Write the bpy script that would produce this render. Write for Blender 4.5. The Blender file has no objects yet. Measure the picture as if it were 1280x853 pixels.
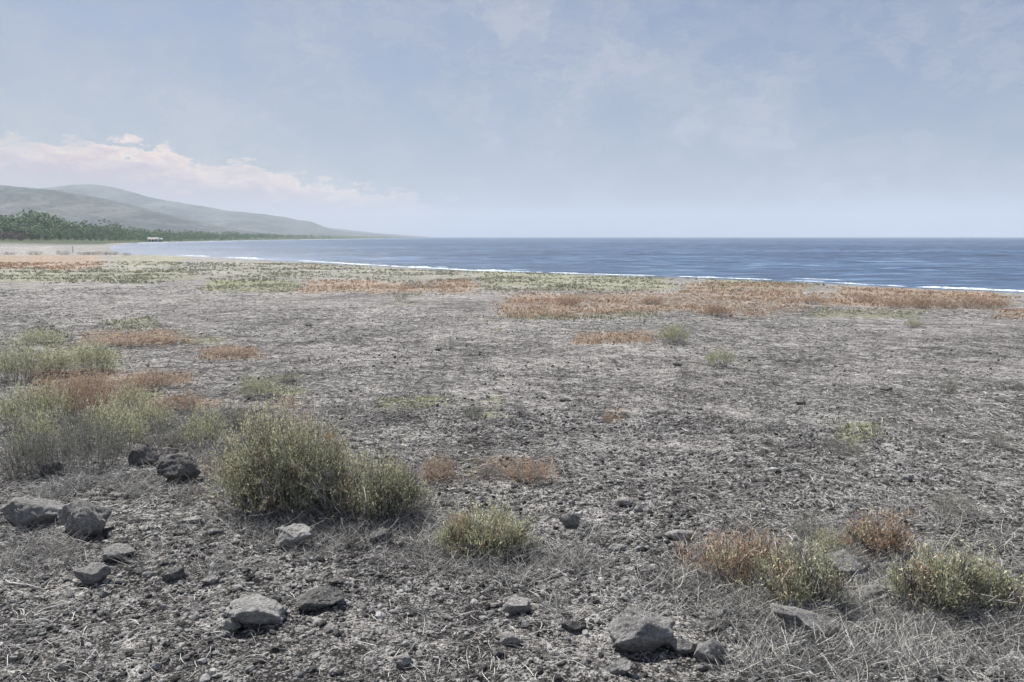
import bpy, math, random
import numpy as np
from mathutils import Vector

random.seed(7)
RNG = np.random.default_rng(11)
scene = bpy.context.scene
COL = scene.collection

# ------------------------------------------------------------------ camera
EYE = 1.7
F_PX = 1004.0
HORIZ = 296.3
PITCH = math.atan((426.5 - HORIZ) / F_PX)
cam_d = bpy.data.cameras.new("camera")
cam = bpy.data.objects.new("camera", cam_d)
COL.objects.link(cam)
cam.location = (0, 0, EYE)
cam.rotation_euler = (math.radians(90) - PITCH, 0, 0)
cam_d.sensor_width = 36.0
cam_d.lens = 36.0 * F_PX / 1280.0
cam_d.clip_start = 0.05
cam_d.clip_end = 60000
scene.camera = cam

# ------------------------------------------------------------------ view and light
scene.view_settings.view_transform = 'Standard'
scene.view_settings.look = 'None'
scene.view_settings.exposure = 0.78
scene.view_settings.gamma = 1.0
scene.render.engine = 'CYCLES'
scene.cycles.volume_bounces = 1
scene.cycles.max_bounces = 6

SUN_EL, SUN_AZ = math.radians(56), math.radians(-42)     # azimuth clockwise from +Y (view direction)
sun_d = bpy.data.lights.new("sun", 'SUN')
sun_d.energy = 5.0
sun_d.angle = math.radians(0.6)
sun_d.color = (1.0, 0.96, 0.9)
sun = bpy.data.objects.new("sun", sun_d)
COL.objects.link(sun)
sdir = Vector((math.sin(SUN_AZ) * math.cos(SUN_EL), math.cos(SUN_AZ) * math.cos(SUN_EL), math.sin(SUN_EL)))
sun.rotation_euler = sdir.to_track_quat('Z', 'Y').to_euler()


class NT:
    """tiny node-tree helper"""
    def __init__(self, tree):
        self.t = tree

    def n(self, kind, ins=None, **props):
        nd = self.t.nodes.new(kind)
        for k, v in props.items():
            setattr(nd, k, v)
        for k, v in (ins or {}).items():
            s = nd.inputs[k]
            if isinstance(v, bpy.types.NodeSocket):
                self.t.links.new(v, s)
            else:
                s.default_value = v
        return nd

    def math(self, op, a, b=0.0, c=0.0, clamp=False):
        nd = self.t.nodes.new('ShaderNodeMath')
        nd.operation = op
        nd.use_clamp = clamp
        for i, v in enumerate((a, b, c)):
            if isinstance(v, bpy.types.NodeSocket):
                self.t.links.new(v, nd.inputs[i])
            else:
                nd.inputs[i].default_value = v
        return nd.outputs[0]

    def ramp(self, fac, stops, interp='LINEAR'):
        nd = self.t.nodes.new('ShaderNodeValToRGB')
        cr = nd.color_ramp
        cr.interpolation = interp
        while len(cr.elements) < len(stops):
            cr.elements.new(0.5)
        for e, (p, c) in zip(cr.elements, stops):
            e.position = p
            e.color = (c, c, c, 1) if not isinstance(c, tuple) else (*c, 1)
        self.t.links.new(fac, nd.inputs[0])
        return nd.outputs[0]

    def mix(self, fac, a, b, blend='MIX'):
        nd = self.t.nodes.new('ShaderNodeMix')
        nd.data_type = 'RGBA'
        nd.blend_type = blend
        for s, v in ((nd.inputs[0], fac), (nd.inputs[6], a), (nd.inputs[7], b)):
            if isinstance(v, bpy.types.NodeSocket):
                self.t.links.new(v, s)
            else:
                s.default_value = v if not isinstance(v, tuple) or len(v) == 4 else (*v, 1)
        return nd.outputs[2]

    def noise(self, vec, scale, detail=4, rough=0.6, dist=0.0, out=0):
        nd = self.n('ShaderNodeTexNoise', {'Vector': vec, 'Scale': scale, 'Detail': detail,
                                           'Roughness': rough, 'Distortion': dist})
        return nd.outputs[out]


# ------------------------------------------------------------------ world
world = bpy.data.worlds.new("World")
scene.world = world
world.use_nodes = True
wt = world.node_tree
wt.nodes.clear()
W = NT(wt)
sky = W.n('ShaderNodeTexSky', sky_type='NISHITA', sun_disc=False)
sky.sun_elevation = SUN_EL
sky.sun_rotation = SUN_AZ
sky.air_density = 1.0
sky.dust_density = 1.6
sky.ozone_density = 1.6
bg_sky = W.n('ShaderNodeBackground', {'Color': sky.outputs[0], 'Strength': 0.06})
tc = W.n('ShaderNodeTexCoord')
sep = W.n('ShaderNodeSeparateXYZ', {0: tc.outputs['Generated']})
dx, dy, dz = sep.outputs
elev = W.math('ARCSINE', dz)
azim = W.math('ARCTAN2', dx, dy)
# soft broken veil of thin cloud over the whole sky
flat = W.n('ShaderNodeCombineXYZ', {0: azim, 1: W.math('MULTIPLY', elev, 1.5), 2: 0.0}).outputs[0]
warp = W.noise(flat, 9, 6, 0.7, out=1)
wv = W.n('ShaderNodeVectorMath', {0: flat, 1: W.n('ShaderNodeVectorMath', {0: warp, 1: (0.10, 0.08, 0)}, operation='MULTIPLY').outputs[0]}, operation='ADD').outputs[0]
v1 = W.noise(wv, 3.2, 9, 0.62)
v2 = W.noise(wv, 14, 9, 0.78)
veil = W.math('ADD', W.math('MULTIPLY', W.ramp(v1, [(0.36, 0.0), (0.455, 0.15), (0.47, 0.45), (0.53, 0.55), (0.545, 0.85), (0.7, 1.0)]), 0.6),
              W.math('MULTIPLY', W.ramp(v2, [(0.40, 0.0), (0.49, 0.4), (0.52, 0.75), (0.64, 1.0)]), 0.4))
veil_col = W.mix(veil, (0.22, 0.27, 0.50), (0.66, 0.70, 0.79))
bg_veil = W.n('ShaderNodeBackground', {'Color': veil_col, 'Strength': 0.44})
mix1 = W.n('ShaderNodeMixShader', {0: W.math('ADD', 0.42, W.math('MULTIPLY', veil, 0.48)), 1: bg_sky.outputs[0], 2: bg_veil.outputs[0]})
# low bank of cumulus over the hills, thinning out over the water
cv = W.n('ShaderNodeCombineXYZ', {0: W.math('MULTIPLY', azim, 1.0), 1: W.math('MULTIPLY', elev, 2.6), 2: 3.7}).outputs[0]
c1 = W.noise(cv, 34, 9, 0.66, 0.2)
top_line = W.math('ADD', W.math('SUBTRACT', 0.062, W.math('MULTIPLY', W.math('MAXIMUM', W.math('ADD', azim, 0.45), 0.0), 0.16)),
                  W.math('MULTIPLY', W.math('SUBTRACT', c1, 0.5), 0.10))
dtop = W.math('SUBTRACT', W.math('ADD', top_line, 0.042), elev)
cm_top = W.math('MULTIPLY', dtop, 110.0, clamp=True)
az_fade = W.n('ShaderNodeMapRange', {0: azim, 1: 0.02, 2: -0.26, 3: 0.0, 4: 1.0}, interpolation_type='SMOOTHSTEP').outputs[0]
body = W.ramp(W.noise(cv, 18, 7, 0.6), [(0.34, 0.35), (0.6, 1.0)])
cmask = W.math('MULTIPLY', W.math('MULTIPLY', cm_top, az_fade), W.math('MULTIPLY', body, 0.95))
edge = W.ramp(W.math('MULTIPLY', dtop, 28.0, clamp=True), [(0.0, 1.0), (0.35, 0.45), (1.0, 0.0)])
ccol = W.mix(edge, (0.50, 0.39, 0.47), (1.15, 0.90, 0.66))
bg_c = W.n('ShaderNodeBackground', {'Color': ccol, 'Strength': 0.72})
mix2 = W.n('ShaderNodeMixShader', {0: cmask, 1: mix1.outputs[0], 2: bg_c.outputs[0]})
W.n('ShaderNodeOutputWorld', {0: mix2.outputs[0]})


# ------------------------------------------------------------------ numpy helpers
def _h(ix, iy, seed):
    h = (ix.astype(np.int64) * 374761393 + iy.astype(np.int64) * 668265263 + seed * 1442695041) & 0xffffffff
    h = ((h ^ (h >> 13)) * 1274126177) & 0xffffffff
    return ((h ^ (h >> 16)) & 0xffff) / 65535.0


def vnoise(x, y, seed=0):
    x = np.asarray(x, float); y = np.asarray(y, float)
    ix, iy = np.floor(x), np.floor(y)
    fx, fy = x - ix, y - iy
    fx = fx * fx * (3 - 2 * fx); fy = fy * fy * (3 - 2 * fy)
    a = _h(ix, iy, seed); b = _h(ix + 1, iy, seed); c = _h(ix, iy + 1, seed); d = _h(ix + 1, iy + 1, seed)
    return (a + (b - a) * fx) * (1 - fy) + (c + (d - c) * fx) * fy - 0.5


def fbm(x, y, octv=4, seed=0, rough=0.5):
    t = 0; a = 1.0
    for k in range(octv):
        t = t + a * vnoise(np.asarray(x) * 2 ** k + 13.7 * k, np.asarray(y) * 2 ** k - 7.3 * k, seed + k)
        a *= rough
    return t


def smooth(x, a, b):
    t = np.clip((np.asarray(x, float) - a) / (b - a), 0, 1)
    return t * t * (3 - 2 * t)


CP, SP = math.cos(PITCH), math.sin(PITCH)


def ray(u, v):
    """direction of a pixel of the 1280x853 photograph, world axes"""
    a, b = (u - 640) / F_PX, (426.5 - v) / F_PX
    return np.array([a, CP + b * SP, -SP + b * CP])


def project(x, y, z):
    zz = z - EYE
    dep = y * CP - zz * SP
    up = y * SP + zz * CP
    dep = np.where(dep > 0.05, dep, np.nan)
    return 640 + F_PX * x / dep, 426.5 - F_PX * up / dep


SEA = -2.3


def on_plane(u, v, z):
    d = ray(u, v)
    t = (z - EYE) / d[2]
    return d[0] * t, d[1] * t


# coast: from behind right, along the near shore, round the bay to the far cape
coast_px = [(1400, 374), (1280, 366.5), (1120, 359.5), (1000, 353), (850, 347.5), (700, 342.5), (560, 338), (430, 331),
            (330, 325.5), (250, 321.5), (200, 319.5), (160, 317.5), (147, 313), (146, 308), (165, 304.4), (200, 303.3),
            (270, 301.9), (330, 300.6), (400, 299.6), (470, 298.4), (520, 297.6)]
coast = [(300.0, -260.0), (110.0, 10.0)] + [on_plane(u, v, SEA) for u, v in coast_px]
coast += [(coast[-1][0] - 300, coast[-1][1] + 3000), (-9000.0, 11000.0)]
coast = np.array(coast)
land_poly = np.vstack([coast, [(-11500, 11000), (-11500, -11500), (300, -11500)]])


def signed_coast(x, y):
    """metres inland (positive) or offshore (negative)"""
    x = np.asarray(x, float); y = np.asarray(y, float)
    d = np.full(x.shape, 1e9)
    for (ax, ay), (bx, by) in zip(coast[:-1], coast[1:]):
        ex, ey = bx - ax, by - ay
        t = np.clip(((x - ax) * ex + (y - ay) * ey) / (ex * ex + ey * ey), 0, 1)
        d = np.minimum(d, np.hypot(x - ax - t * ex, y - ay - t * ey))
    ins = np.zeros(x.shape, bool)
    n = len(land_poly)
    for i in range(n):
        ax, ay = land_poly[i]; bx, by = land_poly[(i + 1) % n]
        c = (ay > y) != (by > y)
        xi = ax + (y - ay) / (by - ay + 1e-12) * (bx - ax)
        ins ^= c & (x < xi)
    return np.where(ins, d, -d)


def ground_z(x, y):
    x = np.asarray(x, float); y = np.asarray(y, float)
    s = signed_coast(x, y)
    r = np.hypot(x, y)
    sp = np.maximum(s, 0)
    z = SEA * r / (r + sp + 0.5)
    z = z + 0.03 * np.clip(s - 30, 0, 900) * smooth(r, 250, 600)
    z = np.where(s < 0, SEA - np.minimum(-s * 0.07, 4.0), z)
    near = 1 - smooth(r, 14, 45)
    inl = smooth(s, 0, 6)
    z = z + inl * (0.10 * fbm(x / 2.3, y / 2.3, 3, 5) * near + 0.10 * fbm(x / 11, y / 11, 3, 9) * (1 - smooth(r, 150, 500)))
    fine = near * inl
    z = z + fine * (0.032 * fbm(x / 0.34, y / 0.34, 3, 21, 0.6) + 0.018 * fbm(x / 0.09, y / 0.09, 2, 33, 0.6))
    return z


def hit(u, v):
    """where the pixel's ray meets the ground; returns x, y, z, distance"""
    d = ray(u, v)
    t = EYE / -d[2]
    for _ in range(14):
        z = float(ground_z(d[0] * t, d[1] * t))
        t2 = (z - EYE) / d[2]
        t = t + (t2 - t) * 0.7
    x, y = d[0] * t, d[1] * t
    return x, y, float(ground_z(x, y)), t


# ------------------------------------------------------------------ plant cover patches (pixel boxes of the photograph, turned into places on the ground)
BROWN = [(-40, 318, 135, 335, 1), (370, 350, 600, 367, 1), (640, 366, 1030, 396, 1), (840, 354, 1000, 368, .9), (1030, 362, 1262, 388, 1),
         (1240, 386, 1330, 400, .9), (95, 414, 225, 433, 1), (240, 431, 322, 448, .9), (30, 462, 226, 480, 1), (60, 476, 135, 530, 1),
         (160, 494, 275, 512, 1), (705, 416, 815, 433, 1), (510, 574, 582, 608, .8), (610, 574, 702, 608, .9), (322, 494, 356, 511, .8),
         (744, 512, 772, 530, .8), (880, 668, 975, 712, .7), (1066, 640, 1126, 690, .7), (370, 330, 400, 336, .6), (200, 543, 228, 562, .6)]
GREEN = [(-40, 334, 250, 351, .7), (135, 318, 240, 336, .7), (240, 326, 640, 351, .55), (240, 350, 372, 367, .9), (600, 337, 830, 366, .75),
         (860, 347, 1010, 366, .7), (640, 388, 830, 400, .7), (1020, 388, 1160, 400, .8), (130, 398, 210, 416, .7), (30, 415, 96, 432, .8), (55, 430, 165, 466, .8),
         (-40, 400, 42, 540, .7), (130, 480, 200, 496, .9), (215, 416, 290, 432, .7), (465, 495, 557, 512, 1), (575, 495, 612, 529, 1),
         (1020, 528, 1086, 560, 1), (590, 570, 620, 600, .9), (300, 465, 350, 500, 1), (480, 366, 520, 384, .6), (590, 398, 625, 416, .6)]
SAND = [(-60, 305.0, 152, 308.0, 0.9), (70, 309, 146, 312.5, 0.7)]


def box_mask(u, v, boxes, fx, fy):
    m = np.zeros(u.shape)
    for x0, y0, x1, y1, w in boxes:
        sy = max(1.5, 0.22 * (y1 - y0))
        sx = sy * 5
        uu = u + fx * sx * 1.6
        vv = v + fy * sy * 1.6
        a = smooth(uu, x0 - sx, x0 + sx) * (1 - smooth(uu, x1 - sx, x1 + sx))
        b = smooth(vv, y0 - sy, y0 + sy) * (1 - smooth(vv, y1 - sy, y1 + sy))
        m = np.maximum(m, a * b * w)
    return m


def cover(x, y, z):
    u, v = project(x, y, z)
    u = np.nan_to_num(u, nan=-9999); v = np.nan_to_num(v, nan=-9999)
    sc = 1.0 + np.hypot(x, y) * 0.09
    fx = fbm(x / sc, y / sc, 4, 61, .6); fy = fbm(x / sc, y / sc / 2, 4, 71, .6)
    g, b, s = (box_mask(u, v, B, fx, fy) for B in (GREEN, BROWN, SAND))
    # outside the frame the same kind of patchy cover carries on
    out = ((u < -40) | (u > 1330) | (v < 0)) & (y > -80)
    p = fbm(x / 7, y / 7, 4, 81)
    g = np.where(out, smooth(p, 0.15, 0.4) * 0.8, g)
    b = np.where(out, smooth(-p, 0.2, 0.45) * 0.8, b)
    return g, b, s


def mesh_obj(name, verts, faces, mat=None, smooth_shade=False, parent=None, attrs=None):
    me = bpy.data.meshes.new(name)
    verts = np.asarray(verts, np.float32)
    faces = np.asarray(faces, np.int32)
    me.vertices.add(len(verts))
    me.vertices.foreach_set('co', verts.ravel())
    k = faces.shape[1]
    me.loops.add(len(faces) * k)
    me.loops.foreach_set('vertex_index', faces.ravel())
    me.polygons.add(len(faces))
    me.polygons.foreach_set('loop_start', np.arange(0, len(faces) * k, k, dtype=np.int32))
    me.polygons.foreach_set('loop_total', np.full(len(faces), k, np.int32))
    me.update(calc_edges=True)
    if smooth_shade:
        me.polygons.foreach_set('use_smooth', np.ones(len(faces), bool))
    for an, data in (attrs or {}).items():
        at = me.attributes.new(an, 'FLOAT_COLOR' if data.ndim == 2 else 'FLOAT', 'POINT')
        if data.ndim == 2:
            at.data.foreach_set('color', data.astype(np.float32).ravel())
        else:
            at.data.foreach_set('value', data.astype(np.float32))
    if mat:
        me.materials.append(mat)
    o = bpy.data.objects.new(name, me)
    COL.objects.link(o)
    if parent:
        o.parent = parent
    return o


def tag(o, label=None, cat=None, group=None, kind=None):
    for k, v in (('label', label), ('category', cat), ('group', group), ('kind', kind)):
        if v:
            o[k] = v
    return o


def empty(name, loc, rz=0.0, sc=None):
    e = bpy.data.objects.new(name, None)
    e.empty_display_size = 0.1
    COL.objects.link(e)
    e.location = loc
    e.rotation_euler = (0, 0, rz)
    if sc:
        e.scale = sc
    return e


def new_mat(name):
    m = bpy.data.materials.new(name)
    m.use_nodes = True
    m.node_tree.nodes.clear()
    return m, NT(m.node_tree)


def finish(T, col, rough=0.9, normal=None, spec=0.2, trans=0.0):
    ins = {'Base Color': col, 'Roughness': rough, 'Specular IOR Level': spec}
    if normal is not None:
        ins['Normal'] = normal
    b = T.n('ShaderNodeBsdfPrincipled', ins)
    out = b.outputs[0]
    if trans:
        tr = T.n('ShaderNodeBsdfTranslucent', {'Color': col})
        out = T.n('ShaderNodeMixShader', {0: trans, 1: out, 2: tr.outputs[0]}).outputs[0]
    T.n('ShaderNodeOutputMaterial', {0: out})


# ------------------------------------------------------------------ materials
# ground: dark volcanic grit and pale litter, patches of low green and russet plants, pale sand by the far beach
m_ground, T = new_mat("ground_grit")
geo = T.n('ShaderNodeNewGeometry')
P = geo.outputs['Position']
octs = []
tot = None
for sc, amp, det in ((0.09, 0.2, 3), (0.35, 0.4, 3), (1.6, 0.65, 3), (6.0, 0.95, 3), (22, 1.4, 3), (70, 1.9, 3)):
    n = T.math('MULTIPLY', T.math('SUBTRACT', T.noise(P, sc, det, 0.75), 0.5), amp * 2.0)
    tot = n if tot is None else T.math('ADD', tot, n)
fine = T.math('ADD', T.math('MULTIPLY', tot, 0.55), 0.5)
base = T.ramp(fine, [(0.0, (0.02, 0.02, 0.021)), (0.33, (0.058, 0.056, 0.054)), (0.48, (0.17, 0.164, 0.159)), (0.62, (0.40, 0.388, 0.376)), (1.0, (0.74, 0.72, 0.70))])
at = T.n('ShaderNodeAttribute', attribute_name='cover', attribute_type='GEOMETRY')
cs = T.n('ShaderNodeSeparateColor', {0: at.outputs['Color']})
pn = T.noise(P, 1.1, 6, 0.8)
pn2 = T.noise(P, 9, 4, 0.8)
pm = T.math('ADD', T.math('MULTIPLY', T.math('SUBTRACT', pn, 0.5), 3.0), T.math('MULTIPLY', T.math('SUBTRACT', pn2, 0.5), 1.6))
gfac = T.math('MULTIPLY', T.math('ADD', T.math('SUBTRACT', T.math('MULTIPLY', cs.outputs[0], 1.25), 0.55), pm), 1.6, clamp=True)
gfac = T.math('MULTIPLY', gfac, T.math('MULTIPLY', cs.outputs[0], 3.0, clamp=True))
bfac = T.math('MULTIPLY', T.math('ADD', T.math('SUBTRACT', T.math('MULTIPLY', cs.outputs[1], 1.25), 0.50), pm), 1.6, clamp=True)
bfac = T.math('MULTIPLY', bfac, T.math('MULTIPLY', cs.outputs[1], 3.0, clamp=True))
gcol = T.ramp(fine, [(0.1, (0.04, 0.05, 0.024)), (0.5, (0.24, 0.25, 0.14)), (0.9, (0.52, 0.53, 0.34))])
bcol = T.ramp(fine, [(0.1, (0.06, 0.045, 0.035)), (0.5, (0.27, 0.205, 0.155)), (0.9, (0.60, 0.49, 0.39))])
c = T.mix(T.math('MULTIPLY', gfac, 0.85), base, gcol)
c = T.mix(T.math('MULTIPLY', bfac, 0.85), c, bcol)
scol = T.ramp(fine, [(0.0, (0.09, 0.088, 0.085)), (0.5, (0.20, 0.195, 0.19)), (1.0, (0.36, 0.35, 0.34))])
c = T.mix(cs.outputs[2], c, scol)
c = T.mix(at.outputs['Alpha'], c, T.ramp(T.noise(P, 0.15, 6, 0.7), [(0.35, (0.02, 0.035, 0.02)), (0.65, (0.09, 0.11, 0.06))]))
bmp = T.n('ShaderNodeBump', {'Height': T.math('ADD', T.noise(P, 55, 4, 0.8), T.math('MULTIPLY', T.noise(P, 9, 6, 0.8), 2.0)), 'Strength': 1.0, 'Distance': 0.05})
finish(T, c, 0.95, bmp.outputs[0], 0.1)


def rock_mat(name, dark, mid, light, scale=1.0):
    m, T = new_mat(name)
    tc = T.n('ShaderNodeTexCoord').outputs['Object']
    a = T.noise(tc, 9 * scale, 8, 0.75, 0.4)
    b = T.noise(tc, 60 * scale, 4, 0.8)
    v = T.math('ADD', T.math('MULTIPLY', a, 0.6), T.math('MULTIPLY', b, 0.6))
    col = T.ramp(v, [(0.38, dark), (0.58, mid), (0.80, light)])
    vor = T.n('ShaderNodeTexVoronoi', {'Vector': tc, 'Scale': 26 * scale, 'Randomness': 1.0}).outputs['Distance']
    pits = T.ramp(vor, [(0.05, 0.0), (0.22, 1.0)])
    h = T.math('ADD', T.math('MULTIPLY', a, 1.5), T.math('ADD', T.math('MULTIPLY', b, 0.5), T.math('MULTIPLY', pits, 0.35)))
    bm = T.n('ShaderNodeBump', {'Height': h, 'Strength': 1.0, 'Distance': 0.04})
    finish(T, col, 0.9, bm.outputs[0], 0.15)
    return m


M_ROCK = {'grey': rock_mat("grey_rock", (0.07, 0.07, 0.07), (0.26, 0.255, 0.25), (0.52, 0.51, 0.50)),
          'dark': rock_mat("dark_basalt", (0.035, 0.035, 0.035), (0.14, 0.138, 0.135), (0.42, 0.41, 0.40)),
          'pale': rock_mat("pale_rock", (0.13, 0.13, 0.125), (0.34, 0.335, 0.325), (0.62, 0.61, 0.59))}

m_gravel, T = new_mat("gravel_stone")
oi = T.n('ShaderNodeObjectInfo').outputs['Random']
tcg = T.n('ShaderNodeNewGeometry').outputs['Position']
gc = T.ramp(oi, [(0.0, 0.04), (0.35, 0.11), (0.7, 0.22), (0.95, 0.36), (1.0, 0.55)])
gc = T.mix(0.7, gc, T.ramp(T.noise(tcg, 140, 4, 0.8), [(0.3, 0.25), (0.7, 1.0)]), 'MULTIPLY')
finish(T, gc, 0.9, T.n('ShaderNodeBump', {'Height': T.noise(tcg, 220, 3, 0.7), 'Strength': 0.6, 'Distance': 0.004}).outputs[0], 0.15)


def plant_mat(name, stops, trans=0.3):
    m, T = new_mat(name)
    at = T.n('ShaderNodeAttribute', attribute_name='tone', attribute_type='GEOMETRY').outputs['Fac']
    finish(T, T.ramp(at, stops), 0.75, None, 0.15, trans)
    return m


M_OLIVE = plant_mat("olive_leaves", [(0, (0.08, 0.085, 0.05)), (0.5, (0.40, 0.41, 0.26)), (1, (0.80, 0.79, 0.58))], 0.35)
M_RUSSET = plant_mat("russet_leaves", [(0, (0.11, 0.065, 0.045)), (0.4, (0.36, 0.235, 0.165)), (0.75, (0.52, 0.385, 0.28)), (1, (0.72, 0.63, 0.48))], 0.3)
M_GREY = plant_mat("grey_green_leaves", [(0, (0.045, 0.05, 0.04)), (0.5, (0.25, 0.255, 0.2)), (1, (0.6, 0.6, 0.5))], 0.25)
M_CREEP = plant_mat("creeping_leaves", [(0, (0.05, 0.055, 0.04)), (0.5, (0.25, 0.255, 0.18)), (1, (0.62, 0.62, 0.50))], 0.2)
M_STEM = plant_mat("dry_stems", [(0, (0.03, 0.03, 0.028)), (0.5, (0.17, 0.165, 0.155)), (1, (0.6, 0.585, 0.55))], 0.0)
M_STRAW = plant_mat("bleached_straw", [(0, (0.06, 0.058, 0.055)), (0.5, (0.27, 0.265, 0.255)), (1, (0.62, 0.61, 0.58))], 0.1)
M_TREE = plant_mat("tree_leaves", [(0, (0.015, 0.035, 0.015)), (0.5, (0.07, 0.135, 0.06)), (1, (0.28, 0.38, 0.20))], 0.25)
M_DRYTREE = plant_mat("dry_scrub_leaves", [(0, (0.05, 0.04, 0.035)), (0.5, (0.16, 0.13, 0.12)), (1, (0.34, 0.29, 0.27))], 0.2)
m_bark, T = new_mat("bark")
finish(T, T.ramp(T.noise(T.n('ShaderNodeTexCoord').outputs['Object'], 8, 5, 0.7), [(0.3, (0.05, 0.04, 0.035)), (0.7, (0.18, 0.15, 0.13))]), 0.95)
M_BARK = m_bark

# ------------------------------------------------------------------ ground sheet
def polar(fine_half, step_f, step_c, radii):
    a1 = np.arange(-fine_half, fine_half + 1e-6, step_f)
    a2 = np.arange(fine_half + step_c, 360 - fine_half - 1e-6, step_c)
    ang = np.radians(np.concatenate([a1, a2]))
    A, R = np.meshgrid(ang, radii)
    x, y = R * np.sin(A), R * np.cos(A)
    na, nr = len(ang), len(radii)
    i = np.arange(nr - 1)[:, None] * na
    j = np.arange(na)[None, :]
    jn = (j + 1) % na
    f = np.stack([i + j, i + jn, i + na + jn, i + na + j], -1).reshape(-1, 4)[:, ::-1]
    return x.ravel(), y.ravel(), f, na


r1 = np.concatenate([np.linspace(0.15, 1.8, 12)[:-1], 1.8 * 1.0085 ** np.arange(0, 240)])
r2 = r1[-1] * 1.02 ** np.arange(1, 340)
rad = np.concatenate([r1, r2]); rad = rad[rad < 11200]
gx, gy, gf, na = polar(40, 0.19, 4.0, rad)
gz = ground_z(gx, gy)
g, b, s = cover(gx, gy, gz)
sc_ = signed_coast(gx, gy)
s = np.maximum(s, (1 - smooth(sc_, 0.5, 3.5)) * 0.55 * (sc_ > -2))
wooded = smooth(np.hypot(gx, gy), 380, 560) * smooth(sc_, 6, 16)
colr = np.stack([g, b, s, wooded], 1)
# close the middle of the sheet
vz = np.stack([gx, gy, gz], 1)
ground = mesh_obj("ground", vz, gf, m_ground, True, None, {'cover': colr})
tag(ground, "dry grey gravel plain with patches of low green and russet plants", None, None, 'structure')
import bmesh
bm = bmesh.new(); bm.from_mesh(ground.data)
bm.verts.ensure_lookup_table()
bm.faces.new([bm.verts[i] for i in range(na)])
bmesh.ops.recalc_face_normals(bm, faces=bm.faces)
if bm.faces[len(bm.faces) // 2].normal.z < 0:
    bmesh.ops.reverse_faces(bm, faces=bm.faces)
bm.to_mesh(ground.data); bm.free()
for p in ground.data.polygons: p.use_smooth = True

# ------------------------------------------------------------------ sea
m_sea, T = new_mat("sea_water")
P = T.n('ShaderNodeNewGeometry').outputs['Position']
st = T.n('ShaderNodeMapping', {'Vector': P, 'Scale': (0.28, 1.0, 1.0)}).outputs[0]
w1 = T.noise(st, 0.10, 5, 0.7); w2 = T.noise(st, 0.8, 5, 0.75); w3 = T.noise(st, 0.012, 4, 0.6)
bm_ = T.n('ShaderNodeBump', {'Height': T.math('ADD', T.math('MULTIPLY', w2, 1.0), T.math('MULTIPLY', w1, 3.5)), 'Strength': 0.8, 'Distance': 0.45})
w4 = T.noise(st, 0.3, 4, 0.8)
wc = T.math('ADD', T.math('MULTIPLY', w3, 0.25), T.math('MULTIPLY', T.math('ADD', w4, w2), 0.38))
scol = T.ramp(wc, [(0.46, (0.008, 0.025, 0.055)), (0.54, (0.035, 0.085, 0.175)), (0.61, (0.21, 0.30, 0.42))])
finish(T, scol, 0.3, bm_.outputs[0], 0.5)
rs = np.concatenate([[5.0, 20.0], 30 * 1.011 ** np.arange(0, 300)])
rs = np.concatenate([rs, rs[-1] * 1.05 ** np.arange(1, 60)]); rs = rs[rs < 12300]
sx, sy, sf, sna = polar(38, 0.25, 6.0, rs)
sd = signed_coast(sx, sy)
off = -sd
amp = smooth(off, 1, 40) * (1 - smooth(np.hypot(sx, sy), 1500, 4000))
wy = sy + 6 * fbm(sx / 40, sy / 40, 2, 3)
waves = 0.22 * fbm(sx / 9, wy / 3.2, 3, 41) + 0.30 * fbm(sx / 45, wy / 9, 2, 45)
sz = SEA + 0.02 + amp * waves
sz = np.where(off < -3, SEA - 0.6, sz)
sea = mesh_obj("sea", np.stack([sx, sy, sz], 1), sf, m_sea, True)
tag(sea, "blue grey sea with short wind waves reaching the horizon", None, None, 'structure')

# surf: a low white breaker along the near shore
m_foam, T = new_mat("foam")
P = T.n('ShaderNodeNewGeometry').outputs['Position']
finish(T, T.ramp(T.noise(P, 2.2, 6, 0.85), [(0.40, (0.10, 0.16, 0.21)), (0.5, (0.45, 0.5, 0.54)), (0.62, (0.8, 0.82, 0.83))]), 0.7)


def along(poly, step):
    pts = []
    for (ax, ay), (bx, by) in zip(poly[:-1], poly[1:]):
        L = math.hypot(bx - ax, by - ay); n = max(1, int(L / step))
        nx, ny = (by - ay) / L, -(bx - ax) / L
        for k in range(n):
            t = k / n
            pts.append((ax + (bx - ax) * t, ay + (by - ay) * t, nx, ny))
    return pts


def surf_strip(name, poly, off0, width, hgt, seed, label, step=0.6, gap=0.0):
    pts = along(poly, step)
    n = len(pts); prof = 7
    V = []; 
    arr = np.array(pts)
    # smooth the normals
    for _ in range(6):
        arr[1:-1, 2:] = (arr[:-2, 2:] + arr[1:-1, 2:] * 2 + arr[2:, 2:]) / 4
    l = np.arange(n) * step
    wob = 2.0 * vnoise(l / 14, l * 0, seed) + 0.8 * vnoise(l / 3, l * 0, seed + 1)
    amp = np.clip(0.85 + 0.8 * vnoise(l / 7, l * 0, seed + 2) + 0.6 * vnoise(l / 1.7, l * 0, seed + 3) - gap, 0.0, 1.6)
    for k in range(prof):
        t = k / (prof - 1)
        o = off0 + wob + (t - 0.5) * width * (0.3 + amp)
        h = hgt * amp * math.sin(math.pi * t) ** 0.8
        px = arr[:, 0] + arr[:, 2] * o; py = arr[:, 1] + arr[:, 3] * o
        hz = h * (0.8 + 0.6 * vnoise(l / 0.9, l * 0 + k, seed + 5)) - 0.12
        V.append(np.stack([px, py, SEA + 0.05 + hz], 1))
    V = np.stack(V, 1).reshape(-1, 3)
    i = np.arange(n - 1)[:, None] * prof; j = np.arange(prof - 1)[None, :]
    F = np.stack([i + j, i + j + 1, i + prof + j + 1, i + prof + j], -1).reshape(-1, 4)
    o = mesh_obj(name, V, F, m_foam, True)
    tag(o, label, None, None, 'stuff')


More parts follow.
